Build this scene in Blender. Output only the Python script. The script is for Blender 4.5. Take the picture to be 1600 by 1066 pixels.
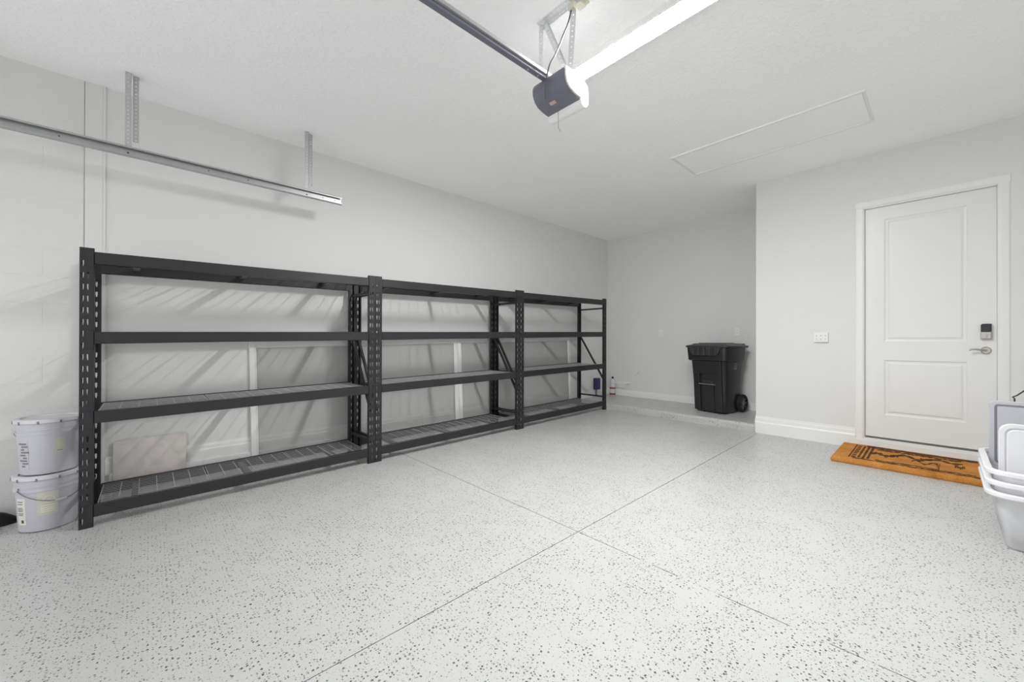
import bpy, bmesh, math, random
from mathutils import Vector, Matrix

random.seed(7)
for o in list(bpy.data.objects):
    bpy.data.objects.remove(o)
scene = bpy.context.scene
COL = scene.collection

# ------------------------------------------------------------------ camera
F_PX, YAW, PITCH, ROLL, CAM_H = 617.52, 0.8282, 0.0022, 0.0020, 1.2153
cam_data = bpy.data.cameras.new('camera')
cam_data.sensor_fit = 'HORIZONTAL'
cam_data.sensor_width = 36.0
cam_data.lens = F_PX * 36.0 / 1600.0
cam_data.clip_start = 0.02
cam = bpy.data.objects.new('camera', cam_data)
COL.objects.link(cam)
fw = Vector((math.cos(YAW) * math.cos(PITCH), math.sin(YAW) * math.cos(PITCH), math.sin(PITCH)))
r0 = Vector((math.sin(YAW), -math.cos(YAW), 0.0))
u0v = r0.cross(fw)
rr_ = math.cos(ROLL) * r0 + math.sin(ROLL) * u0v
uu_ = -math.sin(ROLL) * r0 + math.cos(ROLL) * u0v
cam.matrix_world = Matrix(((rr_.x, uu_.x, -fw.x, 0), (rr_.y, uu_.y, -fw.y, 0), (rr_.z, uu_.z, -fw.z, CAM_H), (0, 0, 0, 1)))
scene.camera = cam

# ------------------------------------------------------------------ world, exposure
LAMP_STRENGTH, SKY = 226.0, 1.6
world = bpy.data.worlds.new('world')
scene.world = world
world.use_nodes = True
world.node_tree.nodes['Background'].inputs[0].default_value = (0.97, 0.98, 1.0, 1)
world.node_tree.nodes['Background'].inputs[1].default_value = SKY
vs = scene.view_settings
vs.view_transform = 'Standard'
vs.look = 'None'
vs.gamma = 1.0
vs.use_curve_mapping = False
vs.exposure = 0.07
scene.cycles.max_bounces = 11
scene.cycles.diffuse_bounces = 11
scene.cycles.transparent_max_bounces = 16

# ------------------------------------------------------------------ measures
SL = 0.0183                                   # the slab falls towards the garage door
VL, UB, UD, VD, HC = 4.383, 6.537, 5.531, 1.561, 3.179
XF, YR = -1.9, -1.35                          # front wall (behind the camera) and near side wall
def fz(x): return SL * x

# ------------------------------------------------------------------ materials
def srgb(r, g, b):
    def c(v):
        v /= 255.0
        return v / 12.92 if v <= 0.04045 else ((v + 0.055) / 1.055) ** 2.4
    return (c(r), c(g), c(b), 1.0)

def new_mat(name):
    m = bpy.data.materials.new(name)
    m.use_nodes = True
    return m, m.node_tree, m.node_tree.nodes['Principled BSDF']

def coords(nt, scale=1.0):
    tc = nt.nodes.new('ShaderNodeTexCoord')
    mp = nt.nodes.new('ShaderNodeMapping')
    mp.inputs['Scale'].default_value = (scale,) * 3 if not isinstance(scale, tuple) else scale
    nt.links.new(tc.outputs['Object'], mp.inputs['Vector'])
    return mp.outputs['Vector']

def plain(name, col, rough=0.5, metal=0.0, var=0.04, vscale=8.0, bump=0.0, bscale=60.0, spec=0.5, bdist=0.002):
    m, nt, b = new_mat(name)
    v = coords(nt)
    n = nt.nodes.new('ShaderNodeTexNoise')
    n.inputs['Scale'].default_value = vscale
    n.inputs['Detail'].default_value = 4
    nt.links.new(v, n.inputs['Vector'])
    mix = nt.nodes.new('ShaderNodeMix')
    mix.data_type = 'RGBA'
    mix.inputs[6].default_value = tuple(c * (1 - var) for c in col[:3]) + (1,)
    mix.inputs[7].default_value = tuple(min(1, c * (1 + var)) for c in col[:3]) + (1,)
    nt.links.new(n.outputs['Fac'], mix.inputs[0])
    nt.links.new(mix.outputs[2], b.inputs['Base Color'])
    b.inputs['Roughness'].default_value = rough
    b.inputs['Metallic'].default_value = metal
    b.inputs['Specular IOR Level'].default_value = spec
    if bump > 0:
        n2 = nt.nodes.new('ShaderNodeTexNoise')
        n2.inputs['Scale'].default_value = bscale
        n2.inputs['Detail'].default_value = 3
        nt.links.new(v, n2.inputs['Vector'])
        bp = nt.nodes.new('ShaderNodeBump')
        bp.inputs['Strength'].default_value = bump
        bp.inputs['Distance'].default_value = bdist
        nt.links.new(n2.outputs['Fac'], bp.inputs['Height'])
        nt.links.new(bp.outputs['Normal'], b.inputs['Normal'])
    return m

def see_through(name, col, alpha, rough=0.5, var=0.03, trans=0.0):
    m = plain(name, col, rough, var=var)
    b = m.node_tree.nodes['Principled BSDF']
    b.inputs['Alpha'].default_value = alpha
    return m

M = {}
M['wall'] = plain('wall_paint', srgb(222, 222, 220), 0.7, var=0.01, bump=0.10, bscale=90, bdist=0.001)
M['block'] = plain('painted_block', srgb(220, 219, 217), 0.72, var=0.02, vscale=14, bump=0.55, bscale=70, bdist=0.003)
M['trim'] = plain('white_trim', srgb(233, 233, 231), 0.38, var=0.01)
M['door'] = plain('door_paint', srgb(228, 228, 226), 0.35, var=0.01)
M['black'] = plain('black_powder_coat', srgb(37, 37, 40), 0.40, var=0.10, vscale=30, bump=0.06, bscale=400, bdist=0.0005)
M['wire'] = plain('wire_deck_steel', srgb(168, 168, 168), 0.4, metal=0.2, var=0.05)
M['rivet'] = plain('rivet_steel', srgb(70, 70, 72), 0.3, metal=0.8)
M['galv'] = plain('galvanised_steel', srgb(176, 177, 177), 0.36, metal=0.6, var=0.08, vscale=25)
M['galvlt'] = plain('bright_zinc', srgb(186, 187, 187), 0.42, metal=0.4, var=0.08, vscale=40)
M['strapw'] = plain('white_zinc_strap', srgb(222, 223, 223), 0.45, metal=0.15, var=0.08, vscale=40)
M['boltd'] = plain('bolt_dark', srgb(85, 85, 84), 0.4, metal=0.7)
M['cartgloss'] = plain('glossy_black_plastic', srgb(60, 60, 63), 0.16)
M['cart'] = plain('black_cart_plastic', srgb(40, 40, 42), 0.30, var=0.10, vscale=20, bump=0.12, bscale=250, bdist=0.0006)
M['cartlid'] = plain('black_lid_plastic', srgb(52, 52, 55), 0.35, var=0.08)
M['rubber'] = plain('black_rubber', srgb(26, 26, 28), 0.7)
M['hub'] = plain('grey_wheel_hub', srgb(104, 104, 106), 0.5)
M['chrome'] = plain('satin_nickel', srgb(176, 173, 168), 0.28, metal=0.95)
M['darklock'] = plain('dark_lock_glass', srgb(24, 22, 34), 0.18)
M['bucket'] = plain('milky_bucket_plastic', srgb(194, 193, 201), 0.4, var=0.02)
M['bucketlid'] = plain('white_lid_plastic', srgb(208, 207, 211), 0.42, var=0.02)
M['paper'] = plain('label_paper', srgb(222, 220, 212), 0.6, var=0.05, vscale=40)
M['paperyel'] = plain('label_paper_yellow', srgb(203, 201, 190), 0.6, var=0.06, vscale=40)
M['ink'] = plain('grey_ink', srgb(128, 128, 126), 0.6, var=0.1, vscale=80)
M['inklight'] = plain('pale_ink', srgb(236, 234, 222), 0.6)
M['inkdark'] = plain('dark_ink', srgb(70, 68, 66), 0.6)
M['opdark'] = plain('opener_dark_shell', srgb(112, 112, 124), 0.45, var=0.05)
M['opwhite'] = plain('opener_white_plastic', srgb(232, 231, 228), 0.4, var=0.01)
M['oplens'] = plain('opener_lens', srgb(240, 240, 238), 0.3, var=0.01)
M['pinklabel'] = plain('opener_badge', srgb(196, 168, 164), 0.5, var=0.15, vscale=120)
M['cord'] = plain('grey_cord', srgb(96, 96, 99), 0.5)
M['beige'] = plain('beige_plug', srgb(206, 204, 186), 0.5)
M['plate'] = plain('wall_plate', srgb(232, 231, 228), 0.35, var=0.01)
M['tile'] = None
M['totelid'] = plain('grey_tote_lid', srgb(186, 186, 193), 0.45, var=0.02)
M['lidgroove'] = plain('lid_groove', srgb(120, 120, 126), 0.55)
M['tote'] = see_through('clear_tote_plastic', srgb(240, 240, 242), 0.42, 0.3)
M['toterim'] = see_through('clear_tote_rim', srgb(242, 242, 244), 0.8, 0.35)
M['whitelid'] = see_through('milky_lid_plastic', srgb(226, 226, 229), 0.93, 0.35)
M['mesh'] = see_through('grey_screen_mesh', srgb(172, 172, 170), 0.42, 0.8)
M['navy'] = plain('navy_plastic', srgb(52, 46, 92), 0.45)
M['red'] = plain('red_print', srgb(142, 70, 72), 0.5)
M['seal'] = plain('door_seal', srgb(92, 92, 92), 0.7)
M['blackbag'] = plain('black_floor_item', srgb(17, 17, 18), 0.75, var=0.3, vscale=30, bump=0.3, bscale=60)

def lamp_material():
    m, nt, b = new_mat('lamp_lens')
    n = nt.nodes.new('ShaderNodeTexNoise')
    n.inputs['Scale'].default_value = 4
    b.inputs['Base Color'].default_value = (0.95, 0.95, 0.95, 1)
    b.inputs['Roughness'].default_value = 0.4
    b.inputs['Emission Color'].default_value = (0.985, 0.995, 1.0, 1)
    b.inputs['Emission Strength'].default_value = LAMP_STRENGTH
    return m
M['lens'] = lamp_material()

def ceiling_material():
    m, nt, b = new_mat('knockdown_ceiling')
    v = coords(nt)
    n = nt.nodes.new('ShaderNodeTexNoise')
    n.inputs['Scale'].default_value = 34
    n.inputs['Detail'].default_value = 4
    n.inputs['Distortion'].default_value = 0.6
    nt.links.new(v, n.inputs['Vector'])
    rp = nt.nodes.new('ShaderNodeValToRGB')
    rp.color_ramp.elements[0].position = 0.47
    rp.color_ramp.elements[1].position = 0.60
    nt.links.new(n.outputs['Fac'], rp.inputs['Fac'])
    bp = nt.nodes.new('ShaderNodeBump')
    bp.inputs['Strength'].default_value = 0.5
    bp.inputs['Distance'].default_value = 0.003
    nt.links.new(rp.outputs['Color'], bp.inputs['Height'])
    nt.links.new(bp.outputs['Normal'], b.inputs['Normal'])
    b.inputs['Base Color'].default_value = srgb(252, 252, 252)
    b.inputs['Roughness'].default_value = 0.85
    return m
M['ceiling'] = ceiling_material()

def floor_material(dims='2D', grow=1.0):
    m, nt, b = new_mat('flake_epoxy_floor')
    L = nt.links.new
    v = coords(nt)
    wob = nt.nodes.new('ShaderNodeTexNoise')
    wob.inputs['Scale'].default_value = 170
    wob.inputs['Detail'].default_value = 2
    L(v, wob.inputs['Vector'])
    sc = nt.nodes.new('ShaderNodeVectorMath'); sc.operation = 'SCALE'
    sc.inputs['Scale'].default_value = 0.008
    L(wob.outputs['Color'], sc.inputs[0])
    ad = nt.nodes.new('ShaderNodeVectorMath'); ad.operation = 'ADD'
    L(v, ad.inputs[0]); L(sc.outputs[0], ad.inputs[1])
    prev = srgb(222, 221, 216)
    # broad, very faint mottling of the base coat
    mot = nt.nodes.new('ShaderNodeTexNoise'); mot.inputs['Scale'].default_value = 1.7; mot.inputs['Detail'].default_value = 5
    L(v, mot.inputs['Vector'])
    base = nt.nodes.new('ShaderNodeMix'); base.data_type = 'RGBA'
    base.inputs[6].default_value = srgb(186, 186, 184); base.inputs[7].default_value = srgb(195, 195, 193)
    L(mot.outputs['Fac'], base.inputs[0])
    out = base.outputs[2]
    # clumping of the flakes
    cl = nt.nodes.new('ShaderNodeTexNoise'); cl.inputs['Scale'].default_value = 5.5; cl.inputs['Detail'].default_value = 3
    L(v, cl.inputs['Vector'])
    for scale, share, rad, c0, c1 in ((150, 0.30, 0.30, (132, 132, 130), (174, 173, 170)), (72, 0.42, 0.24, (80, 80, 80), (150, 149, 147)), (58, 0.34, 0.27, (54, 54, 56), (112, 112, 110))):
        vo = nt.nodes.new('ShaderNodeTexVoronoi')
        vo.voronoi_dimensions = dims
        rad = rad * grow; share = share * grow
        vo.inputs['Scale'].default_value = scale
        L(ad.outputs[0], vo.inputs['Vector'])
        sep = nt.nodes.new('ShaderNodeSeparateColor')
        L(vo.outputs['Color'], sep.inputs[0])
        # radius per cell
        mr = nt.nodes.new('ShaderNodeMapRange')
        mr.inputs['To Min'].default_value = rad * 0.35; mr.inputs['To Max'].default_value = rad
        L(sep.outputs['Green'], mr.inputs['Value'])
        lt = nt.nodes.new('ShaderNodeMath'); lt.operation = 'LESS_THAN'
        L(vo.outputs['Distance'], lt.inputs[0]); L(mr.outputs[0], lt.inputs[1])
        # share of cells that hold a flake
        th = nt.nodes.new('ShaderNodeMapRange')
        th.inputs['From Min'].default_value = 0.3; th.inputs['From Max'].default_value = 0.7
        th.inputs['To Min'].default_value = share * 0.45; th.inputs['To Max'].default_value = share * 1.5
        L(cl.outputs['Fac'], th.inputs['Value'])
        has = nt.nodes.new('ShaderNodeMath'); has.operation = 'LESS_THAN'
        L(sep.outputs['Red'], has.inputs[0]); L(th.outputs[0], has.inputs[1])
        mul = nt.nodes.new('ShaderNodeMath'); mul.operation = 'MULTIPLY'
        L(lt.outputs[0], mul.inputs[0]); L(has.outputs[0], mul.inputs[1])
        fc = nt.nodes.new('ShaderNodeMix'); fc.data_type = 'RGBA'
        fc.inputs[6].default_value = srgb(*c0); fc.inputs[7].default_value = srgb(*c1)
        L(sep.outputs['Blue'], fc.inputs[0])
        mx = nt.nodes.new('ShaderNodeMix'); mx.data_type = 'RGBA'
        L(mul.outputs[0], mx.inputs[0]); L(out, mx.inputs[6]); L(fc.outputs[2], mx.inputs[7])
        out = mx.outputs[2]
    L(out, b.inputs['Base Color'])
    b.inputs['Roughness'].default_value = 0.33
    bn = nt.nodes.new('ShaderNodeTexNoise'); bn.inputs['Scale'].default_value = 120
    L(v, bn.inputs['Vector'])
    bp = nt.nodes.new('ShaderNodeBump'); bp.inputs['Strength'].default_value = 0.06; bp.inputs['Distance'].default_value = 0.002
    L(bn.outputs['Fac'], bp.inputs['Height']); L(bp.outputs['Normal'], b.inputs['Normal'])
    return m
M['floor'] = floor_material()
M['ledge'] = floor_material('3D', 1.25)
M['joint'] = plain('joint_bed_concrete', srgb(120, 120, 117), 0.9, var=0.1)  # darker grey bed under the saw joints

def tile_material():
    m, nt, b = new_mat('stone_tile')
    v = coords(nt)
    n = nt.nodes.new('ShaderNodeTexNoise'); n.inputs['Scale'].default_value = 7; n.inputs['Detail'].default_value = 8; n.inputs['Distortion'].default_value = 1.2
    nt.links.new(v, n.inputs['Vector'])
    r = nt.nodes.new('ShaderNodeValToRGB')
    r.color_ramp.elements[0].position = 0.3; r.color_ramp.elements[0].color = srgb(205, 199, 195)
    r.color_ramp.elements[1].position = 0.7; r.color_ramp.elements[1].color = srgb(228, 220, 216)
    nt.links.new(n.outputs['Fac'], r.inputs['Fac'])
    nt.links.new(r.outputs['Color'], b.inputs['Base Color'])
    b.inputs['Roughness'].default_value = 0.45
    return m
M['tile'] = tile_material()

def coir_material(name, lo, hi):
    m, nt, b = new_mat(name)
    v = coords(nt)
    n = nt.nodes.new('ShaderNodeTexNoise'); n.inputs['Scale'].default_value = 180; n.inputs['Detail'].default_value = 4
    n2 = nt.nodes.new('ShaderNodeTexNoise'); n2.inputs['Scale'].default_value = 9; n2.inputs['Detail'].default_value = 4
    nt.links.new(v, n.inputs['Vector']); nt.links.new(v, n2.inputs['Vector'])
    add = nt.nodes.new('ShaderNodeMath'); add.operation = 'ADD'
    nt.links.new(n.outputs['Fac'], add.inputs[0]); nt.links.new(n2.outputs['Fac'], add.inputs[1])
    mr = nt.nodes.new('ShaderNodeMapRange'); mr.inputs['From Min'].default_value = 0.65; mr.inputs['From Max'].default_value = 1.35
    nt.links.new(add.outputs[0], mr.inputs['Value'])
    mx = nt.nodes.new('ShaderNodeMix'); mx.data_type = 'RGBA'
    mx.inputs[6].default_value = lo; mx.inputs[7].default_value = hi
    nt.links.new(mr.outputs[0], mx.inputs[0])
    nt.links.new(mx.outputs[2], b.inputs['Base Color'])
    b.inputs['Roughness'].default_value = 0.95
    b.inputs['Specular IOR Level'].default_value = 0.1
    bp = nt.nodes.new('ShaderNodeBump'); bp.inputs['Strength'].default_value = 0.8; bp.inputs['Distance'].default_value = 0.004
    nt.links.new(n.outputs['Fac'], bp.inputs['Height']); nt.links.new(bp.outputs['Normal'], b.inputs['Normal'])
    return m
M['coir'] = coir_material('coir', srgb(158, 100, 44), srgb(214, 152, 84))
M['coirdark'] = coir_material('coir_dark_print', srgb(58, 38, 20), srgb(112, 78, 44))

# ------------------------------------------------------------------ mesh helpers
class MB:
    def __init__(s): s.v = []; s.f = []; s.smooth = False
    def add(s, verts, faces):
        n = len(s.v); s.v += [tuple(p) for p in verts]; s.f += [tuple(i + n for i in f) for f in faces]; return s
    def box(s, x0, x1, y0, y1, z0, z1):
        v = [(x, y, z) for x in (x0, x1) for y in (y0, y1) for z in (z0, z1)]
        return s.add(v, [(0, 1, 3, 2), (4, 6, 7, 5), (0, 4, 5, 1), (2, 3, 7, 6), (0, 2, 6, 4), (1, 5, 7, 3)])
    def hexa(s, v8):      # order as in box
        return s.add(v8, [(0, 1, 3, 2), (4, 6, 7, 5), (0, 4, 5, 1), (2, 3, 7, 6), (0, 2, 6, 4), (1, 5, 7, 3)])
    def bar(s, a, b, w, h, up=(0, 0, 1)):
        a = Vector(a); b = Vector(b); d = (b - a).normalized(); up = Vector(up)
        if abs(d.dot(up)) > 0.99: up = Vector((0, 1, 0))
        sx = d.cross(up).normalized(); sy = sx.cross(d).normalized()
        v = []
        for e in (a, b):
            for i in (-1, 1):
                for j in (-1, 1): v.append(e + sx * i * w / 2 + sy * j * h / 2)
        return s.add(v, [(0, 1, 3, 2), (4, 6, 7, 5), (0, 4, 5, 1), (2, 3, 7, 6), (0, 2, 6, 4), (1, 5, 7, 3)])
    def tube(s, pts, r, n=8, caps=True, closed=False):
        pts = [Vector(p) for p in pts]; rings = []; m = len(pts); prevn = None
        for i, p in enumerate(pts):
            if closed: d = (pts[(i + 1) % m] - pts[i - 1])
            else: d = pts[min(i + 1, m - 1)] - pts[max(i - 1, 0)]
            d.normalize()
            if prevn is None:
                up = Vector((0, 0, 1)) if abs(d.z) < 0.9 else Vector((1, 0, 0))
                nx = d.cross(up).normalized()
            else:
                nx = (prevn - d * prevn.dot(d)).normalized()
            prevn = nx; ny = d.cross(nx)
            rings.append([p + nx * r * math.cos(2 * math.pi * k / n) + ny * r * math.sin(2 * math.pi * k / n) for k in range(n)])
        v = [q for rg in rings for q in rg]; f = []
        for i in range(m if closed else m - 1):
            j = (i + 1) % m
            for k in range(n): f.append((i * n + k, i * n + (k + 1) % n, j * n + (k + 1) % n, j * n + k))
        if caps and not closed:
            f.append(tuple(range(n - 1, -1, -1))); f.append(tuple(range((m - 1) * n, m * n)))
        return s.add(v, f)
    def lathe(s, prof, c=(0, 0, 0), n=40, axis='z', a0=0.0, a1=2 * math.pi):
        full = abs(a1 - a0 - 2 * math.pi) < 1e-6
        cnt = n if full else n + 1
        v = []; f = []
        for k in range(cnt):
            a = a0 + (a1 - a0) * k / n
            for (r, z) in prof:
                p = (r * math.cos(a), r * math.sin(a), z)
                if axis == 'x': p = (z, r * math.cos(a), r * math.sin(a))
                if axis == 'y': p = (r * math.sin(a), z, r * math.cos(a))
                v.append((p[0] + c[0], p[1] + c[1], p[2] + c[2]))
        m = len(prof)
        for k in range(n):
            k2 = (k + 1) % cnt if full else k + 1
            for i in range(m - 1): f.append((k * m + i, k2 * m + i, k2 * m + i + 1, k * m + i + 1))
        return s.add(v, f)
    def loft(s, rings, cap0=True, cap1=True, closed=True):
        n = len(rings[0]); v = [p for r in rings for p in r]; f = []
        for i in range(len(rings) - 1):
            for k in range(n if closed else n - 1):
                f.append((i * n + k, i * n + (k + 1) % n, (i + 1) * n + (k + 1) % n, (i + 1) * n + k))
        if cap0: f.append(tuple(range(n - 1, -1, -1)))
        if cap1: f.append(tuple(range((len(rings) - 1) * n, len(rings) * n)))
        return s.add(v, f)
    def extrude(s, prof, fn, t0, t1):     # prof 2-D closed outline, fn(a,b,t) -> point
        return s.loft([[fn(a, b, t0) for a, b in prof], [fn(a, b, t1) for a, b in prof]])

LOC = {}
def finish(name, mb, mat, parent=None, bevel=0.0, seg=2, smooth=False, loc=None, fix=True):
    me = bpy.data.meshes.new(name)
    off = Vector(LOC.get(parent.name, (0, 0, 0))) if parent is not None else Vector((0, 0, 0))
    if loc is not None: off = Vector(loc)
    me.from_pydata([tuple(Vector(p) - off) for p in mb.v], [], mb.f)
    bm = bmesh.new(); bm.from_mesh(me)
    if fix: bmesh.ops.recalc_face_normals(bm, faces=bm.faces)
    if bevel > 0:
        bmesh.ops.remove_doubles(bm, verts=bm.verts, dist=1e-6)
        bmesh.ops.bevel(bm, geom=[e for e in bm.edges if e.is_manifold and e.calc_face_angle(0) > 0.5], offset=bevel, segments=seg, affect='EDGES', profile=0.6)
    bm.to_mesh(me); bm.free()
    me.materials.append(M[mat] if isinstance(mat, str) else mat)
    if smooth:
        me.polygons.foreach_set('use_smooth', [True] * len(me.polygons))
        try: me.set_sharp_from_angle(angle=math.radians(38))
        except Exception: pass
    o = bpy.data.objects.new(name, me); COL.objects.link(o)
    if parent is not None: o.parent = parent
    elif loc is not None: o.location = loc
    if parent is not None and parent.name in LOC: LOC[o.name] = LOC[parent.name]
    return o

def thing(name, label, cat, loc=(0, 0, 0), group=None, rotz=0.0):
    o = bpy.data.objects.new(name, None); COL.objects.link(o)
    o.empty_display_size = 0.1
    o.location = loc; o.rotation_euler = (0, 0, rotz); LOC[o.name] = tuple(loc)
    o['label'] = label; o['category'] = cat
    if group: o['group'] = group
    return o

def tag(o, label, cat, group=None):
    o['label'] = label; o['category'] = cat
    if group: o['group'] = group
    return o

def struct(o, label=None, cat=None):
    o['kind'] = 'structure'
    if label: o['label'] = label
    if cat: o['category'] = cat
    return o

def copy_tree(o, parent=None):
    c = o.copy(); COL.objects.link(c); c.parent = parent
    for ch in list(o.children): copy_tree(ch, c)
    return c

def rrect(w, d, r, n=4, cx=0.0, cy=0.0):
    pts = []
    for (sx, sy, a) in ((1, 1, 0), (-1, 1, 90), (-1, -1, 180), (1, -1, 270)):
        for k in range(n + 1):
            t = math.radians(a + 90 * k / n)
            pts.append((cx + sx * (w / 2 - r) + r * math.cos(t), cy + sy * (d / 2 - r) + r * math.sin(t)))
    return pts

# ================================================================== STRUCTURE
# floor: dark bed with four flake-coated slabs and the saw joints between them
JX, JY, G = 1.966, 1.532, 0.0024
XS = 5.575                                        # step up to the alcove slab
def sloped(mb, x0, x1, y0, y1, top, bot):
    v = []
    for x in (x0, x1):
        for y in (y0, y1):
            for z in (bot, top): v.append((x, y, fz(x) + z))
    return mb.hexa(v)
mb = sloped(MB(), XF - .1, UB + .1, YR - .1, VL + .1, -0.010, -0.12)
floor = struct(finish('floor', mb, 'joint'), 'pale grey flake-coated concrete garage floor', 'floor')
for (x0, x1, y0, y1) in ((XF, JX - G, JY + G, VL), (JX + G, XS + .02, JY + G, VL), (XF, JX - G, YR, JY - G), (JX + G, XS + .02, YR, JY - G)):
    finish('slab', sloped(MB(), x0, x1, y0, y1, 0.0, -0.0098), 'floor', floor)
for (y0, y1) in ((1.042, 1.108), (0.775, 0.911), (0.712, 0.752), (0.30, 0.43), (0.16, 0.2)):
    finish('joint_filler', sloped(MB(), JX - G, JX + G, y0, y1, -0.0006, -0.0098), 'floor', floor)
# alcove slab, one step up
mb = MB()
z0 = fz(XS)
def step_prof(x, y):
    z0 = fz(x)
    return [(a, y, b) for a, b in ((x, z0 - .01), (x, z0 + .068), (x + .008, z0 + .088), (x + .026, z0 + .097), (UB + .05, fz(XS) + .097 + SL * (UB - XS)), (UB + .05, z0 - .01))]
mb.loft([step_prof(UD + .006, VD), step_prof(XS + .018, 3.6), step_prof(XS + .020, VL)])
struct(finish('floor_alcove', mb, 'ledge'), 'raised concrete ledge floor in front of the back wall', 'floor')

# ceiling
mb = MB().box(XF - .1, UB + .12, YR - .1, VL + .12, HC, HC + .1)
struct(finish('ceiling', mb, 'ceiling'), 'white knockdown-textured garage ceiling', 'ceiling')

# walls
PX0, PX1 = -0.366, -0.255
mb = MB().box(PX1, UB + .12, VL, VL + .12, -.1, HC)
mb.box(XF - .1, PX1, VL + .03, VL + .12, -.1, HC)
wall_left = struct(finish('wall_left', mb, 'wall'), 'light grey side wall behind the black racks', 'wall')
# painted concrete block part of the side wall
bl, bh, jt = 0.3969, 0.1937, 0.0035
blk = MB().box(jt / 2, bl - jt / 2, 0, .03, jt / 2, bh - jt / 2)
blk_o = None; hblk = None
row = 0; z = -0.06
while z < HC - .01:
    x = PX0 - bl * (1.0 if row % 2 == 0 else 0.5)
    h = min(bh, HC - z)
    ends = []
    if row % 2: ends.append((PX0 - bl / 2, bl / 2))
    xx = PX0 - (bl / 2 if row % 2 else 0.0)
    for k in range(4): ends.append((xx - bl * (k + 1), bl))
    for (bx0, blen) in ends:
        b = MB().box(bx0 + jt / 2, bx0 + blen - jt / 2, VL + .0 + random.uniform(-.0006, .0006), VL + .032, z + jt / 2, z + h - jt / 2)
        finish('block', b, 'block', wall_left, bevel=0.0022, seg=1)
    z += bh; row += 1
# mortar bed between the blocks sits slightly recessed
finish('mortar', MB().box(XF, PX0, VL + .0012, VL + .031, -.1, HC), 'block', wall_left)
# vertical cover board between block and drywall
mb = MB().box(PX0 + .003, PX1 - .0121, VL - .006, VL + .03, fz(PX0), HC)
t1 = struct(finish('trim_1', mb, 'wall', bevel=.003), 'vertical board covering the joint between block and drywall', 'trim')
mb = MB().box(PX1 - .012, PX1 + .004, VL - .010, VL + .03, fz(PX0), HC)
finish('edge_bead', mb, 'wall', t1, bevel=.003)

mb = MB().box(UB, UB + .12, VD - .12, VL + .12, -.1, HC)
struct(finish('wall_back', mb, 'wall'), 'light grey back wall behind the wheeled cart', 'wall')
mb = MB().box(UD + .12, UB, VD - .12, VD, -.1, HC)
struct(finish('wall_alcove', mb, 'wall'), 'short side wall of the alcove beside the cart', 'wall')
# door wall with its opening
DY1, DY0, DZ0, DZ1 = 0.560, -0.335, 0.205, 2.622
mb = MB().box(UD, UD + .12, DY1, VD, -.1, HC)
mb.box(UD, UD + .12, YR - .1, DY0, -.1, HC)
mb.box(UD, UD + .12, DY0, DY1, DZ1, HC)
mb.box(UD, UD + .12, DY0, DY1, -.1, DZ0 - .02)
struct(finish('wall_right', mb, 'wall'), 'light grey wall with the white entry door', 'wall')
GY0, GY1, GZ = -.92, 4.02, 2.44          # unseen opening behind the viewer, added to let fill daylight in
mb = MB().box(XF - .1, XF, YR - .1, GY0, -.2, HC).box(XF - .1, XF, GY1, VL + .12, -.2, HC).box(XF - .1, XF, GY0, GY1, GZ, HC)
struct(finish('wall_front', mb, 'wall'), 'front wall of the garage behind the viewer', 'wall')
mb = MB().box(XF - .1, UD + .12, YR - .1, YR, -.2, HC)
struct(finish('wall_near', mb, 'wall'), 'near side wall of the garage', 'wall')

# baseboards (extruded moulding profiles): offsets from wall, height
def base_profile(h, th=0.016):
    return [(0, 0), (th, 0), (th, h * .62), (th * .85, h * .66), (th * .62, h * .70), (th * .55, h * .86), (th * .35, h * .93), (th * .3, h), (0, h)]
# door wall, floor rises at 0.101
zb = fz(UD) - .004
mb = MB().extrude(base_profile(.212), lambda a, b, t: (UD - a, t, zb + b), .627, VD + .003)
mb.extrude(base_profile(.212), lambda a, b, t: (UD - a, t, zb + b), YR, -.395)
struct(finish('baseboard_right', mb, 'trim'), 'tall white baseboard along the door wall', 'baseboard')
mb = MB().extrude(base_profile(.115), lambda a, b, t: (UB - a, t, zb + .112 + b), VD, VL)
struct(finish('baseboard_back', mb, 'trim'), 'white baseboard along the back wall above the ledge', 'baseboard')
mb = MB().extrude(base_profile(.115), lambda a, b, t: (t, VD + a, zb + .098 + b), UD + .012, UB)
struct(finish('baseboard_alcove', mb, 'trim'), 'white baseboard on the short alcove wall', 'baseboard')
mb = MB().extrude(base_profile(.145, .014), lambda a, b, t: (t, VL - a, .175 + b), PX1 + .005, UB)
bbl = struct(finish('baseboard_left', mb, 'trim'), 'white baseboard on the wall behind the racks', 'baseboard')
mb = MB()
mb.hexa([(x, y, zz) for x in (PX1 + .03, XS) for y in (VL - .034, VL) for zz in (fz(x) - .005, .184)])
finish('footing_ledge', mb, 'trim', bbl, bevel=.006)

# ------------------------------------------------------------------ door
door = thing('door_1', 'white two-panel entry door with keypad lock and lever', 'door', (UD, (DY0 + DY1) / 2, DZ0))
struct(door)
xs = UD + .030                                    # face of the slab
PYS = ((-0.156, 0.406),)
def panel_face(mb, y0, y1, z0, z1):               # moulded raised panel sunk into the slab
    steps = [(0.0, 0.0), (0.007, 0.006), (0.016, 0.0085), (0.026, 0.0085), (0.040, 0.002), (0.05, 0.0015)]
    rings = [[(xs + d, y0 + i, z0 + i), (xs + d, y1 - i, z0 + i), (xs + d, y1 - i, z1 - i), (xs + d, y0 + i, z1 - i)] for i, d in steps]
    mb.loft(rings, cap0=False, cap1=True)
sy0, sy1, sz0, sz1 = -0.327, 0.553, 0.236, 2.613
p = [(-.156, .406, .474, 1.037), (-.156, .406, 1.226, 2.483)]
mb = MB()
def quad(mb, y0, y1, z0, z1, x=xs): mb.add([(x, y0, z0), (x, y1, z0), (x, y1, z1), (x, y0, z1)], [(0, 1, 2, 3)])
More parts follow.
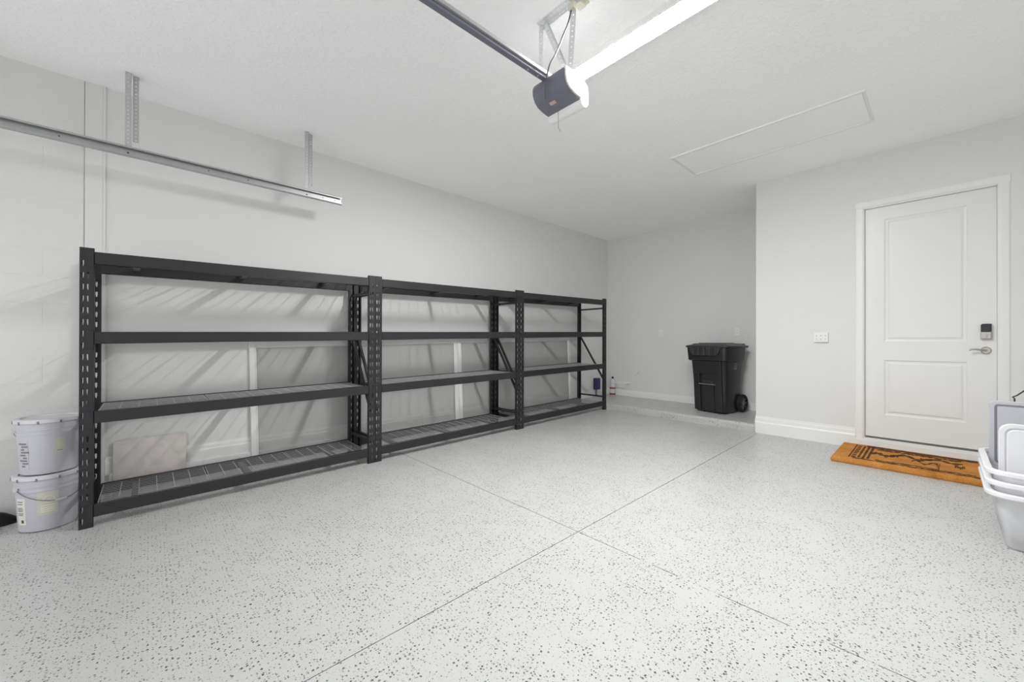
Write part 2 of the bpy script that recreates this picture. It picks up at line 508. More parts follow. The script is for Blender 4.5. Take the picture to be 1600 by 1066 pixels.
quad(mb, sy0, -.156, sz0, sz1); quad(mb, .406, sy1, sz0, sz1)
quad(mb, -.156, .406, sz0, .474); quad(mb, -.156, .406, 1.037, 1.226); quad(mb, -.156, .406, 2.483, sz1)
mb.add([(xs, sy0, sz0), (xs + .04, sy0, sz0), (xs + .04, sy0, sz1), (xs, sy0, sz1)], [(0, 1, 2, 3)])
mb.add([(xs, sy1, sz0), (xs + .04, sy1, sz0), (xs + .04, sy1, sz1), (xs, sy1, sz1)], [(0, 1, 2, 3)])
mb.add([(xs, sy0, sz1), (xs + .04, sy0, sz1), (xs + .04, sy1, sz1), (xs, sy1, sz1)], [(0, 1, 2, 3)])
mb.add([(xs, sy0, sz0), (xs + .04, sy0, sz0), (xs + .04, sy1, sz0), (xs, sy1, sz0)], [(0, 1, 2, 3)])
slab_o = finish('door_slab', mb, 'door', door, fix=False)
for q in p:
    mb = MB(); panel_face(mb, *q); finish('panel', mb, 'door', slab_o, fix=False)
# casing: two legs and a head with a stepped profile, jambs, stop
cas = [(0, 0), (0.0, .012), (.010, .017), (.020, .017), (.045, .013), (.060, .010), (.068, .004), (.068, 0)]
CI1, CI0 = .560, -.332
zc0 = fz(UD) + .06
mb = MB().extrude([(CI1 + a, UD - b) for a, b in cas], lambda a, b, t: (b, a, t), zc0, DZ1 + .004)
finish('casing_leg', mb, 'trim', door)
mb = MB().extrude([(CI0 - a, UD - b) for a, b in cas], lambda a, b, t: (b, a, t), zc0, DZ1 + .004)
finish('casing_leg', mb, 'trim', door)
mb = MB().extrude([(DZ1 + .004 + a, UD - b) for a, b in cas], lambda a, b, t: (b, t, a), CI0 - .068, CI1 + .068)
finish('casing_head', mb, 'trim', door)
mb = MB().box(UD - .004, UD + .1, sy1 + .002, DY1 + .006, DZ0, DZ1); finish('jamb', mb, 'trim', door)
mb = MB().box(UD - .004, UD + .1, DY0 - .006, sy0 - .002, DZ0, DZ1); finish('jamb', mb, 'trim', door)
mb = MB().box(UD - .004, UD + .1, DY0, DY1, sz1 + .002, DZ1 + .006); finish('head_jamb', mb, 'trim', door)
mb = MB().box(UD - .022, UD + .1, DY0 - .06, DY1 + .066, fz(UD) - .004, DZ0 - .006)
finish('riser', mb, 'trim', door, bevel=.003)
mb = MB().box(UD - .014, UD + .09, DY0, DY1, DZ0 - .006, DZ0 + .016)
finish('threshold', mb, 'trim', door, bevel=.004)
mb = MB().box(xs - .003, xs + .035, sy0 + .004, sy1 - .004, DZ0 + .016, sz0 + .004)
finish('sweep', mb, 'seal', door)
# keypad deadbolt
lk = finish('keypad_lock', MB().box(xs - .030, xs, -.298, -.232, 1.246, 1.388), 'chrome', door, bevel=.008)
finish('keypad_screen', MB().box(xs - .034, xs - .012, -.296, -.234, 1.312, 1.386), 'darklock', lk, bevel=.006)
finish('thumb_turn', MB().box(xs - .046, xs - .028, -.269, -.261, 1.262, 1.298), 'chrome', lk, bevel=.003)
# lever
lv = finish('lever_handle', MB().lathe([(0, -.012), (.026, -.012), (.032, -.006), (.033, 0)], (xs, -.265, 1.147), 28, 'x'), 'chrome', door, smooth=True)
pts = [(xs - .008, -.265, 1.147), (xs - .045, -.265, 1.147), (xs - .054, -.258, 1.147), (xs - .056, -.235, 1.150), (xs - .056, -.205, 1.156), (xs - .056, -.180, 1.157), (xs - .054, -.163, 1.148)]
finish('lever', MB().tube(pts, .0075, 10), 'chrome', lv, smooth=True)

# ------------------------------------------------------------------ attic hatch in the ceiling
hx0, hx1, hy0, hy1 = 4.078, 4.702, .405, 1.960
hatch = thing('attic_hatch', 'white framed attic hatch panel set flush into the ceiling', 'hatch', ((hx0 + hx1) / 2, (hy0 + hy1) / 2, HC))
w = .020
for a in ((hx0, hx0 + w, hy0, hy1), (hx1 - w, hx1, hy0, hy1)):
    finish('frame_side', MB().box(*a, HC - .014, HC + .002), 'trim', hatch, bevel=.003)
for a in ((hx0 + w, hx1 - w, hy0, hy0 + w), (hx0 + w, hx1 - w, hy1 - w, hy1)):
    finish('frame_end', MB().box(*a, HC - .010, HC + .002), 'trim', hatch, bevel=.003)
finish('panel', MB().box(hx0 + w + .003, hx1 - w - .003, hy0 + w + .003, hy1 - w - .003, HC - .004, HC + .002), 'ceiling', hatch)

# ------------------------------------------------------------------ ceiling light (wraparound strip)
LX0, LX1, LY0, LY1 = 2.208, 2.342, .735, 1.955
light = thing('ceiling_light', 'glowing long wraparound strip light on the ceiling', 'light', ((LX0 + LX1) / 2, (LY0 + LY1) / 2, HC))
mb = MB().box(LX0 - .010, LX1 + .010, LY0 + .004, LY1 - .014, HC - .040, HC)
finish('housing', mb, 'trim', light, bevel=.003)
prof = [(LX0, HC - .020), (LX0, HC - .0415), (LX0 + .03, HC - .0445), (LX1 - .03, HC - .0445), (LX1, HC - .0415), (LX1, HC - .020)]
mb = MB().extrude(prof, lambda a, b, t: (a, t, b), LY0 + .006, LY1 - .006)
finish('lens', mb, 'lens', light)
prof2 = [(LX0 - .012, HC), (LX0 - .012, HC - .042), (LX0 + .03, HC - .0475), (LX1 - .03, HC - .0475), (LX1 + .012, HC - .042), (LX1 + .012, HC)]
for (a, b) in ((LY0, LY0 + .012), (LY1 - .012, LY1)):
    finish('end_band', MB().extrude(prof2, lambda p_, q_, t: (p_, t, q_), a, b), 'trim', light)

# ================================================================== STORAGE RACKS
RW, RH, RD, UW = 1.968, 1.829, 0.552, 0.066
PITCH_H = 0.0762
def perforated(width, height, cols, fn, th, nrm, hole_h=.038, v0=.03, foot=0.0):
    """sheet in (a,b) with two rows of tear-drop holes, thickened along nrm"""
    bm = bmesh.new(); cache = {}
    def V(a, b):
        k = (round(a, 5), round(b, 5))
        if k not in cache: cache[k] = bm.verts.new(fn(a, b))
        return cache[k]
    def Q(pts):
        try: bm.faces.new([V(*q) for q in pts])
        except ValueError: pass
    xs_ = [0.0]
    for (c0, c1) in cols: xs_ += [c0, c1]
    xs_.append(width)
    ys = [0.0]; b = v0; spans = []
    while b + hole_h < height - .01:
        spans.append((b, b + hole_h)); b += PITCH_H
    rows = [0.0]
    for (h0, h1) in spans: rows += [h0, h0 + (h1 - h0) * .45, h1]
    rows.append(height)
    holes = {}
    for (h0, h1) in spans: holes[round(h0, 5)] = 'lo'; holes[round(h0 + (h1 - h0) * .45, 5)] = 'hi'
    for j in range(len(rows) - 1):
        r0_, r1_ = rows[j], rows[j + 1]; kind = holes.get(round(r0_, 5))
        for i in range(len(xs_) - 1):
            a0, a1 = xs_[i], xs_[i + 1]
            if i % 2 == 0 or kind is None:
                Q([(a0, r0_), (a1, r0_), (a1, r1_), (a0, r1_)])
            elif kind == 'lo':                      # narrow lower end of the hole
                q = (a1 - a0) * .27
                Q([(a0, r0_), (a0 + q, r0_), (a0, r1_)]); Q([(a1 - q, r0_), (a1, r0_), (a1, r1_)])
    bm.normal_update()
    geom = bm.faces[:]
    ext = bmesh.ops.extrude_face_region(bm, geom=geom)
    vs_ = [g for g in ext['geom'] if isinstance(g, bmesh.types.BMVert)]
    for v in vs_: v.co += Vector(nrm) * th
    # keep the original faces as the other side
    bmesh.ops.recalc_face_normals(bm, faces=bm.faces)
    out = MB(); bm.verts.ensure_lookup_table(); bm.verts.index_update()
    out.add([v.co[:] for v in bm.verts], [tuple(v.index for v in f.verts) for f in bm.faces])
    bm.free(); return out

COLS = ((.009, .020), (.034, .045))
def upright(front, x0):
    """channel post: perforated web outside, plain flanges towards the rack's inside"""
    y = 0.0 if front else RD
    d = 1 if front else -1
    mb = perforated(UW, RH, COLS, lambda a, b: (x0 + a, y, b), .0025, (0, d, 0))
    for xa in (x0, x0 + UW - .0025):
        mb.box(xa, xa + .0025, min(y, y + d * .034), max(y, y + d * .034), 0, RH)
    # turned lips
    for (xa, xb) in ((x0, x0 + .012), (x0 + UW - .012, x0 + UW)):
        ya, yb = y + d * .0315, y + d * .034
        mb.box(xa, xb, min(ya, yb), max(ya, yb), 0, RH)
    return mb

BEAM_TOP = (1.806, 1.281, .757, .143)
BEAM_H = .078
rack = thing('storage_rack', '', 'rack', (0, 0, 0))
def shear(mb):
    mb.v = [(x, y, z + SL * x) for x, y, z in mb.v]; return mb
for front in (True, False):
    for x0 in (0.0, RW - UW):
        mbu = upright(front, x0)
        zoff = SL * (x0 + UW / 2)
        mbu.v = [(x, y, z + zoff) for x, y, z in mbu.v]
        up = finish('upright', mbu, 'black', rack, fix=False)
        # foot plate
        yy = 0.0 if front else RD
        d = 1 if front else -1
        f_ = MB().box(x0 + .004, x0 + UW - .004, min(yy + d * .003, yy + d * .045), max(yy + d * .003, yy + d * .045), zoff - .001, zoff + .003)
        finish('foot', f_, 'black', up)
        for bt in BEAM_TOP:                          # beam connector with two rivets, on the web's inner half
            xa = x0 + (.031 if x0 == 0 else .002); xb = xa + .033
            y0_, y1_ = (yy - .0035, yy - .0002) if front else (yy + .0002, yy + .0035)
            pl = MB().box(xa, xb, y0_, y1_, bt - .112 + SL * x0, bt + .006 + SL * x0)
            plo = finish('connector', pl, 'black', up, bevel=.0012, seg=1)
for bt in BEAM_TOP:
    for front in (True, False):
        ya, yb = (.001, .036) if front else (RD - .036, RD - .001)
        mb = MB().box(UW + .0005, RW - UW - .0005, ya, yb, bt - BEAM_H, bt)
        # inner ledge that carries the deck
        if front: mb.box(UW + .0005, RW - UW - .0005, yb, yb + .012, bt - BEAM_H, bt - .018)
        else: mb.box(UW + .0005, RW - UW - .0005, ya - .012, ya, bt - BEAM_H, bt - .018)
        finish('beam', shear(mb), 'black', rack, bevel=.0025, seg=1)
    for cxp in (.262, .940, 1.62):
        wd = .020
        mb = MB().box(cxp - wd, cxp + wd, .050, RD - .050, bt - .048, bt - .018)
        finish('crossbar', shear(mb), 'black', rack)
    # three wire decks per tier
    x0 = UW + .010; step = (RW - 2 * UW - .020) / 3
    for k in range(3):
        a = x0 + k * step + .003; b = x0 + (k + 1) * step - .003
        mb = MB()
        zt = bt - .006
        n = 12
        for i in range(n):
            yy = .042 + (RD - .084) * i / (n - 1)
            mb.bar((a, yy, zt), (b, yy, zt), .0030, .0030)
        m = 7
        for i in range(m):
            xx = a + .004 + (b - a - .008) * i / (m - 1)
            mb.bar((xx, .037, zt - .0036), (xx, RD - .037, zt - .0036), .0042, .0042)
        o = finish('wire_deck', shear(mb), 'wire', rack)
# side frames: struts and diagonal
for xe, sgn in ((.030, 1), (RW - .030, -1)):
    zo = SL * xe
    for zz in (.212, 1.672):
        finish('strut', MB().box(xe - .012, xe + .012, .030, RD - .030, zz - .012 + zo, zz + .012 + zo), 'black', rack)
    finish('diagonal', MB().bar((xe, .034, .50 + zo), (xe, RD - .034, 1.225 + zo), .024, .024, (1, 0, 0)), 'black', rack)
racks = [rack]
for k in range(2): racks.append(copy_tree(rack))
U0, VR = -0.333, 3.762
for k, r in enumerate(racks):
    r.location = (U0 + k * (RW + .0005), VR, fz(U0 + k * RW))
    r['group'] = 'black steel racks in a row'
racks[0]['label'] = 'black steel wire-deck storage rack beside the white buckets'
racks[1]['label'] = 'middle of the three black steel wire-deck storage racks'
racks[2]['label'] = 'black steel wire-deck storage rack nearest the back wall'

# ================================================================== BEHIND THE RACKS
def screen_panel(label, x0, x1, h):
    t = thing('screen_panel', label, 'screen panel', (x0, VL, fz(x0)), 'framed screens leaning on the wall')
    yb, yt = VL - .047, VL - .0145                      # centre of the panel at foot and head
    L = math.hypot(h, yt - yb)
    ang = math.atan2(yt - yb, h)
    def P(a, b, c):                                    # a along wall, b up the panel, c thickness (towards the room)
        z = b * math.cos(ang) - (-c) * 0 ; 
        y = yb + b * math.sin(ang) - c
        zz = b * math.cos(ang)
        return (x0 + a - SL * zz, y, fz(x0) + SL * a + zz)
    W = x1 - x0
    def member(name, a0, a1, b0, b1, th=.009):
        mb = MB()
        mb.hexa([P(a, b, c) for a in (a0, a1) for c in (-th, th) for b in (b0, b1)])
        # raised inner bead
        return finish(name, mb, 'trim', t, bevel=.003, seg=1)
    fwid = .046
    member('stile', 0, fwid, .002, L); member('stile', W - fwid, W, .002, L)
    member('rail', fwid, W - fwid, L - fwid, L); member('rail', fwid, W - fwid, .002, fwid)
    ib = .012
    member('bead', fwid, fwid + ib, fwid, L - fwid, .005); member('bead', W - fwid - ib, W - fwid, fwid, L - fwid, .005)
    member('bead', fwid + ib, W - fwid - ib, L - fwid - ib, L - fwid, .005); member('bead', fwid + ib, W - fwid - ib, fwid, fwid + ib, .005)
    mb = MB(); mb.add([P(fwid, fwid, .001), P(W - fwid, fwid, .001), P(W - fwid, L - fwid, .001), P(fwid, L - fwid, .001)], [(0, 1, 2, 3)])
    finish('mesh_screen', mb, 'mesh', t)
    return t
screen_panel('white framed grey mesh screen leaning behind the left two racks', .705, 3.038, 1.198)
screen_panel('white framed grey mesh screen leaning behind the rack by the back wall', 3.042, 5.375, 1.198)

# stone tile leaning on the wall behind the bottom shelf
tl = MB()
tx0, tx1, th_ = -.205, .235, .405
tl.hexa([(x, y0_ + dy, z) for x in (tx0, tx1) for (y0_, z) in () for dy in ()] or
        [(x, y + d, z + fz(x)) for x in (tx0, tx1) for d in (0, .011) for (y, z) in ((VL - .056, .002), (VL - .030, .437))])
tag(finish('floor_tile', tl, 'tile', bevel=.0015, seg=1), 'square beige stone tile leaning on the wall behind the bottom shelf', 'tile')

# ================================================================== BUCKETS
def bucket(name, label, loc, face, bail_front):
    t = thing(name, label, 'bucket', loc, 'white buckets stacked by the rack')
    x, y, z = loc
    H = .355
    prof = [(0, .002), (.118, .002), (.126, .006), (.128, .012), (.143, .262), (.1475, .262), (.1475, .274), (.1435, .276), (.1445, .292), (.1495, .292), (.1495, .303), (.1455, .305), (.1465, .345), (.1425, .345)]
    finish('pail', MB().lathe(prof, loc, 48), 'bucket', t, smooth=True)
    lp = [(0, .352), (.125, .352), (.130, .361), (.150, .362), (.156, .358), (.157, .338), (.153, .334), (.148, .340), (.146, .350)]
    lid = finish('lid', MB().lathe(lp, loc, 48), 'bucketlid', t, smooth=True)
    for k in range(10):
        a = face + k * math.pi / 5 + .3
        c = (x + .157 * math.cos(a), y + .157 * math.sin(a), z + .338)
        mb = MB().box(-.002, .003, -.004, .004, -.006, .012)
        mb.v = [(c[0] + px * math.cos(a) - py * math.sin(a), c[1] + px * math.sin(a) + py * math.cos(a), c[2] + pz) for px, py, pz in mb.v]
        finish('lid_tab', mb, 'ink', lid)
    # wire bail
    pts = []
    a0 = face + bail_front
    for k in range(19):
        s_ = -1 + 2 * k / 18
        ang = a0 + s_ * 1.45
        dip = .09 * math.cos(s_ * math.pi / 2) if bail_front is not None else 0
        rr = .152 + .006 * math.cos(s_ * math.pi / 2)
        pts.append((x + rr * math.cos(ang), y + rr * math.sin(ang), z + .283 - dip))
    bail = finish('bail', MB().tube(pts, .0022, 6), 'cord', t, smooth=True)
    for e in (pts[0], pts[-1]):
        mb = MB().box(e[0] - .011, e[0] + .011, e[1] - .011, e[1] + .011, e[2] - .012, e[2] + .012)
        finish('bail_ear', mb, 'bucketlid', bail, bevel=.004)
    g = MB().tube([pts[8], pts[9], pts[10]], .0075, 8); finish('grip', g, 'bucketlid', bail, smooth=True)
    return t
def curved_patch(t, name, loc, ang, half, z0, z1, mat, lift=.0008, r_at=lambda z: .128 + (z - .012) * .06, parent=None):
    mb = MB(); n = 6; v = []
    for k in range(n + 1):
        a = ang - half + 2 * half * k / n
        for zz in (z0, z1):
            r = r_at(zz) + lift
            v.append((loc[0] + r * math.cos(a), loc[1] + r * math.sin(a), loc[2] + zz))
    mb.add(v, [(2 * k, 2 * k + 2, 2 * k + 3, 2 * k + 1) for k in range(n)])
    return finish(name, mb, mat, parent or t, smooth=True)
BX, BY = -.492, 4.035
toward = math.atan2(-BY, -BX)                      # direction from the bucket to the viewer
b1loc = (BX, BY, fz(BX)); b2loc = (BX + .004, BY + .006, fz(BX) + .3605)
b1 = bucket('bucket', 'lower white lidded bucket standing on the floor left of the racks', b1loc, toward, .35)
lab = curved_patch(b1, 'label', b1loc, toward - .98, .21, .055, .225, 'paper')
for k, zz in enumerate((.2, .185, .16, .15, .14, .125, .115)):
    curved_patch(b1, 'print_line', b1loc, toward - .98 + random.uniform(-.03, .0), .15 + random.uniform(-.04, 0), zz, zz + .006, 'ink', .0012, parent=lab)
curved_patch(b1, 'print_mark', b1loc, toward - .93, .06, .066, .086, 'inkdark', .0012, parent=lab)
lab = curved_patch(b1, 'label', b1loc, toward - .02, .33, .105, .258, 'paperyel')
mb = MB()
ring = []
for k in range(28):
    a = 2 * math.pi * k / 28
    zz = .205 + .020 * math.sin(a); an = toward + .02 + .17 * math.cos(a); r = .128 + (zz - .012) * .06 + .0016
    ring.append((b1loc[0] + r * math.cos(an), b1loc[1] + r * math.sin(an), b1loc[2] + zz))
mb.tube(ring, .0016, 4, closed=True); finish('print_ring', mb, 'inklight', lab)
for zz in (.165, .150, .138, .125):
    curved_patch(b1, 'print_line', b1loc, toward - .02, .22, zz, zz + .004, 'inklight', .0012, parent=lab)
b2 = bucket('bucket', 'upper white lidded bucket stacked on the lower bucket', b2loc, toward, 3.3)
lab = curved_patch(b2, 'label', b2loc, toward - .92, .20, .050, .225, 'bucket')
for k in range(9):
    zz = .058 + k * .018
    curved_patch(b2, 'print_line', b2loc, toward - .92 + (.05 if k % 2 else -.04), .09 + .05 * (k % 3), zz, zz + .011, 'ink', .0012, parent=lab)
lab = curved_patch(b2, 'label', b2loc, toward + .33, .17, .135, .235, 'paperyel')
curved_patch(b2, 'print_mark', b2loc, toward + .36, .10, .178, .205, 'beige', .0012, parent=lab)
curved_patch(b2, 'print_line', b2loc, toward + .33, .10, .148, .153, 'ink', .0012, parent=lab)

# black item on the floor at the left edge of the view, by the wall
mb = MB()
rings = []
for k, (w_, h_) in enumerate(((.02, .02), (.11, .055), (.15, .085), (.15, .10), (.10, .07), (.02, .02))):
    x_ = -1.02 + k * .073
    rings.append([(x_ + .02 * math.sin(j), 4.245 + w_ * .62 * math.cos(2 * math.pi * j / 12), fz(x_) + .001 + max(0, h_ * (.45 + .58 * math.sin(2 * math.pi * j / 12)))) for j in range(12)])
mb.loft(rings)
tag(finish('black_bag', mb, 'blackbag', smooth=True), 'small slumped black bag on the floor left of the buckets', 'bag')

# ================================================================== WHEELED CART
CA = math.radians(-9)
cz = fz(XS) + .097 + SL * (6.24 - XS)
# local axes: x = width, -y = front, so local front looks along world -X
cart = thing('wheeled_cart', 'black wheeled trash cart with hinged lid standing on the ledge', 'trash cart', (6.135, 2.238, cz + .001), None, math.radians(-90) + CA)
LOC[cart.name] = (0, 0, 0)
secs = [(.46, .40, .06, .012, 0), (.475, .415, .07, .05, 0), (.50, .45, .07, .40, .0), (.535, .50, .06, .76, -.005), (.56, .53, .05, .80, -.01), (.585, .56, .05, .93, -.015)]
rings = []
for (w_, d_, r_, z_, yo) in secs:
    rings.append([(x, y + yo, z_) for x, y in rrect(w_, d_, r_, 5)])
finish('body', MB().loft(rings), 'cart', cart, smooth=True)
# front collar under the lid, ribbed skirt
mb = MB().loft([[(x, y - .030, z_) for x, y in rrect(w_, d_, .05, 4)] for (w_, d_, z_) in ((.55, .50, .735), (.578, .53, .748), (.592, .56, .90), (.592, .56, .925))])
finish('collar', mb, 'cart', cart, smooth=True)
lid_r = [(.62, .60, .926), (.635, .615, .932), (.635, .615, .950), (.615, .595, .958), (.53, .50, .968), (.50, .46, .984), (.46, .42, .988)]
lido = finish('lid', MB().loft([[(x, y - .012, z_) for x, y in rrect(w_, d_, .05, 4)] for (w_, d_, z_) in lid_r]), 'cartlid', cart, smooth=True)
for xx in (-.15, -.05, .05, .15):
    finish('lid_rib', MB().box(xx - .012, xx + .012, -.20, .17, .980, .996), 'cartlid', lido, bevel=.006)
mb = MB()
mb.hexa([(-.235, -.352, .925), (-.235, -.352, .94), (-.235, -.29, .925), (-.235, -.29, .94), (.235, -.352, .925), (.235, -.352, .94), (.235, -.29, .925), (.235, -.29, .94)])
skirt = finish('lid_skirt', MB().hexa([(-.185, -.338, .815), (-.24, -.345, .935), (-.185, -.30, .815), (-.24, -.30, .935), (.185, -.338, .815), (.24, -.345, .935), (.185, -.30, .815), (.24, -.30, .935)]), 'cartlid', lido, bevel=.006)
for xx in (-.16, -.075, .005, .085, .165):
    finish('skirt_rib', MB().box(xx - .008, xx + .008, -.356, -.331, .822, .932), 'cartgloss', skirt, bevel=.004)
# front face: side pilasters, arched pocket with lift bar, lower panel
def front_y(z): return -(.20 + (.26 - .20) * min(1, z / .8))
def strip(x0, x1, z0, z1, out, name, mat='cart', par=cart, bev=.006):
    mb = MB().hexa([(x0, front_y(z0) - out, z0), (x0, front_y(z1) - out, z1), (x0, front_y(z0) + .02, z0), (x0, front_y(z1) + .02, z1),
                    (x1, front_y(z0) - out, z0), (x1, front_y(z1) - out, z1), (x1, front_y(z0) + .02, z0), (x1, front_y(z1) + .02, z1)])
    return finish(name, mb, mat, par, bevel=bev)
strip(-.205, -.115, .02, .56, .026, 'front_column'); strip(.115, .205, .02, .56, .026, 'front_column')
strip(-.205, .205, .56, .735, .026, 'front_brow')
strip(-.085, .085, .02, .40, .014, 'front_panel')
strip(-.085, .085, .40, .455, .006, 'pocket_step', 'cartlid')
zb_ = .385
finish('lift_bar', MB().tube([(-.118, front_y(zb_) - .034, zb_ + .02), (.118, front_y(zb_) - .034, zb_ + .02)], .0085, 10), 'chrome', cart, smooth=True)
# rear handle, hinge blocks, axle, wheels
for sx in (-1, 1):
    finish('hinge', MB().box(sx * .21 - .04, sx * .21 + .04, .245, .300, .93, .985), 'cart', cart, bevel=.010)
finish('handle_bar', MB().tube([(-.21, .286, .97), (.21, .286, .97)], .014, 10), 'cart', cart, smooth=True)
finish('axle', MB().tube([(-.25, .195, .128), (.25, .195, .128)], .010, 8), 'hub', cart, smooth=True)
for sx in (-1, 1):
    xw = sx * .262
    wl = finish('wheel', MB().lathe([(.092, -.026), (.118, -.026), (.126, -.018), (.126, .018), (.118, .026), (.092, .026), (.092, -.026)], (xw, .195, .128), 32, 'x'), 'rubber', cart, smooth=True)
    hb = finish('wheel_hub', MB().lathe([(0, -.030), (.028, -.030), (.030, -.022), (.030, .022), (.028, .030), (0, .030)], (xw, .195, .128), 24, 'x'), 'hub', wl, smooth=True)
    for k in range(8):
        a = k * math.pi / 4
        c_, s_ = math.cos(a), math.sin(a)
        finish('spoke', MB().bar((xw, .195 + .024 * c_, .128 + .024 * s_), (xw, .195 + .097 * c_, .128 + .097 * s_), .017, .030, (1, 0, 0)), 'hub', wl)
    finish('wheel_cover', MB().lathe([(.0, .0), (.094, .0)], (xw - sx * .004, .195, .128), 28, 'x'), 'rubber', wl)
# three stamped lines of white lettering on the right side (too small to read)
for k, (wz, ww) in enumerate(((.690, .060), (.660, .090), (.622, .085))):
    sxp = .5 * (.50 + (.535 - .50) * (wz - .40) / .36) + .0022
    n = 5
    for j in range(n):
        y0_ = -.02 + ww * j / n - ww / 2 + .03
        finish('stamp_mark', MB().box(sxp - .008, sxp + .0012, y0_, y0_ + ww / n * .72, wz, wz + (.024 if k == 2 else .014)), 'ink', cart)

# ================================================================== DOORMAT
MX0, MX1, MY0, MY1 = 4.795, 5.495, -.232, .722
MT = .050
mat_o = thing('doormat', 'thick orange-brown coir doormat with dark print before the door', 'doormat', ((MX0 + MX1) / 2, (MY0 + MY1) / 2, fz((MX0 + MX1) / 2)))
mb = MB()
rings = []
for (i_, z_) in ((.0, .0015), (-.004, .018), (.0, .036), (.012, MT)):
    rings.append([(x, y, fz(x) + z_) for x, y in ((MX0 + i_, MY0 + i_), (MX1 - i_, MY0 + i_), (MX1 - i_, MY1 - i_), (MX0 + i_, MY1 - i_))])
mb.loft(rings)
finish('pile', mb, 'coir', mat_o, bevel=.003)
def printed(name, outline):
    mb = MB(); n = len(outline)
    v = [(x, y, fz(x) + MT - .001) for x, y in outline] + [(x, y, fz(x) + MT + .0015) for x, y in outline]
    mb.add(v, [tuple(range(n)), tuple(range(2 * n - 1, n - 1, -1))] + [(k, (k + 1) % n, n + (k + 1) % n, n + k) for k in range(n)])
    finish(name, mb, 'coirdark', mat_o)
def rect(a0, a1, b0, b1, jag=0.0):
    if jag == 0: return [(a0, b0), (a1, b0), (a1, b1), (a0, b1)]
    n = 40; lo = []; hi = []
    for k in range(n + 1):
        y = b0 + (b1 - b0) * k / n
        lo.append((a0 + random.uniform(-jag, jag), y)); hi.append((a1 + random.uniform(-jag, jag), y))
    return lo + hi[::-1]
# flag-like block of stripes at the left end
for k in range(3):
    y_ = MY1 - .195 - k * .032
    printed('stripe', rect(MX0 + .10, MX1 - .085, y_, y_ + .017))
printed('stripe', rect(MX0 + .08, MX1 - .05, MY1 - .128, MY1 - .116))
for k in range(7):
    a_ = MX0 + .085 + k * .080
    printed('stripe', rect(a_, a_ + .052, MY1 - .165, MY1 - .136))
# border bands along both long edges and the motif in the middle
printed('border', rect(MX1 - .105, MX1 - .030, MY0 + .02, MY1 - .20, .012))
printed('border', rect(MX1 - .165, MX1 - .125, MY0 + .12, MY1 - .28, .016))
printed('border', rect(MX0 + .052, MX0 + .078, MY0 + .02, MY1 - .15, .012))
printed('border', rect(MX0 + .098, MX0 + .118, MY0 + .05, MY1 - .30, .010))
printed('border', rect(MX0 + .130, MX0 + .138, MY0 + .25, MY1 - .40, .005))
def wavy(x_c, y0_, y1_, amp, wid, ph):
    n = 36; lo = []; hi = []
    for k in range(n + 1):
        y = y0_ + (y1_ - y0_) * k / n
        x = x_c + amp * math.sin(ph + 9 * k / n)
        e = wid * (.35 + .65 * abs(math.sin(ph * 2 + 14 * k / n)))
        lo.append((x - e, y)); hi.append((x + e, y))
    return lo + hi[::-1]
printed('motif', wavy(MX0 + .36, .28, .47, .03, .055, 1.0))
printed('motif', wavy(MX0 + .42, .06, .34, .05, .042, 2.0))
printed('motif', wavy(MX0 + .29, .03, .19, .05, .024, .4))
printed('motif', wavy(MX0 + .24, .015, .035, .09, .07, .9))
printed('motif', wavy(MX0 + .33, -.13, -.07, .02, .05, .7))
printed('motif', wavy(MX0 + .46, -.12, .14, .03, .040, 2.9))

# ================================================================== TOTES AND LIDS AT THE RIGHT EDGE
TX0, TX1, TY1, TW = 3.455, 4.215, -.162, .46
tcx, tcy = (TX0 + TX1) / 2, TY1 - TW / 2
tz = fz(3.55)
def tote(label, k):
    zo = tz + .061 * k
    L_, W_ = TX1 - TX0, TW
    t = thing('storage_tote', label, 'tote', (tcx, tcy, zo), 'clear totes nested into each other')
    def ring(ins, z): return [(x, y, zo + z) for x, y in rrect(L_ - 2 * ins, W_ - 2 * ins, max(.03, .10 - ins), 6, tcx, tcy)]
    body = [ring(.085 + .0005 * k, .003), ring(.078 + .0005 * k, .012), ring(.046, .22), ring(.030, .300)]
    inner = [ring(.033, .300), ring(.049, .22), ring(.081 + .0005 * k, .015), ring(.088, .007)]
    finish('shell', MB().loft(body + inner), 'tote', t, smooth=True)
    rim = [ring(.031, .292), ring(.006, .290), ring(.0, .297), ring(.0, .313), ring(.006, .318), ring(.028, .318), ring(.031, .313)]
    mb = MB().loft(rim + [rim[0]], cap0=False, cap1=False); finish('rim', mb, 'toterim', t, smooth=True)
    return t
tote('lowest of the three nested clear plastic totes beside the doormat', 0)
tote('middle of the three nested clear plastic totes beside the doormat', 1)
tote('top one of the nested clear plastic totes, with lids standing in it', 2)
# grey lid upright at the far end, milky lid upright at the near end
def lid(label, x, y0_, y1_, z0_, z1_, mat, group, groove, r=.03):
    t = thing('tote_lid', label, 'lid', (x, (y0_ + y1_) / 2, z0_), group)
    cy_, cz_ = (y0_ + y1_) / 2, (z0_ + z1_) / 2; w_, h_ = y1_ - y0_, z1_ - z0_
    def ring(ins, xo): return [(x + xo, a, b) for a, b in rrect(w_ - 2 * ins, h_ - 2 * ins, max(.008, r - ins * .6), 4, cy_, cz_)]
    finish('lid_plate', MB().loft([ring(.004, .012), ring(0, .008), ring(0, -.006), ring(.004, -.010), ring(.022, -.010), ring(.026, -.004), ring(.032, -.004), ring(.036, -.008), ring(.08, -.008)]), mat, t, smooth=True)
    if groove:
        mb = MB().loft([ring(.0225, -.0105), ring(.0300, -.0105)], cap0=False, cap1=False); finish('groove', mb, 'lidgroove', t)
    return t
lid('grey plastic tote lid standing upright behind the milky lid', 4.085, -.556, -.2065, .412, .838, 'totelid', None, True)
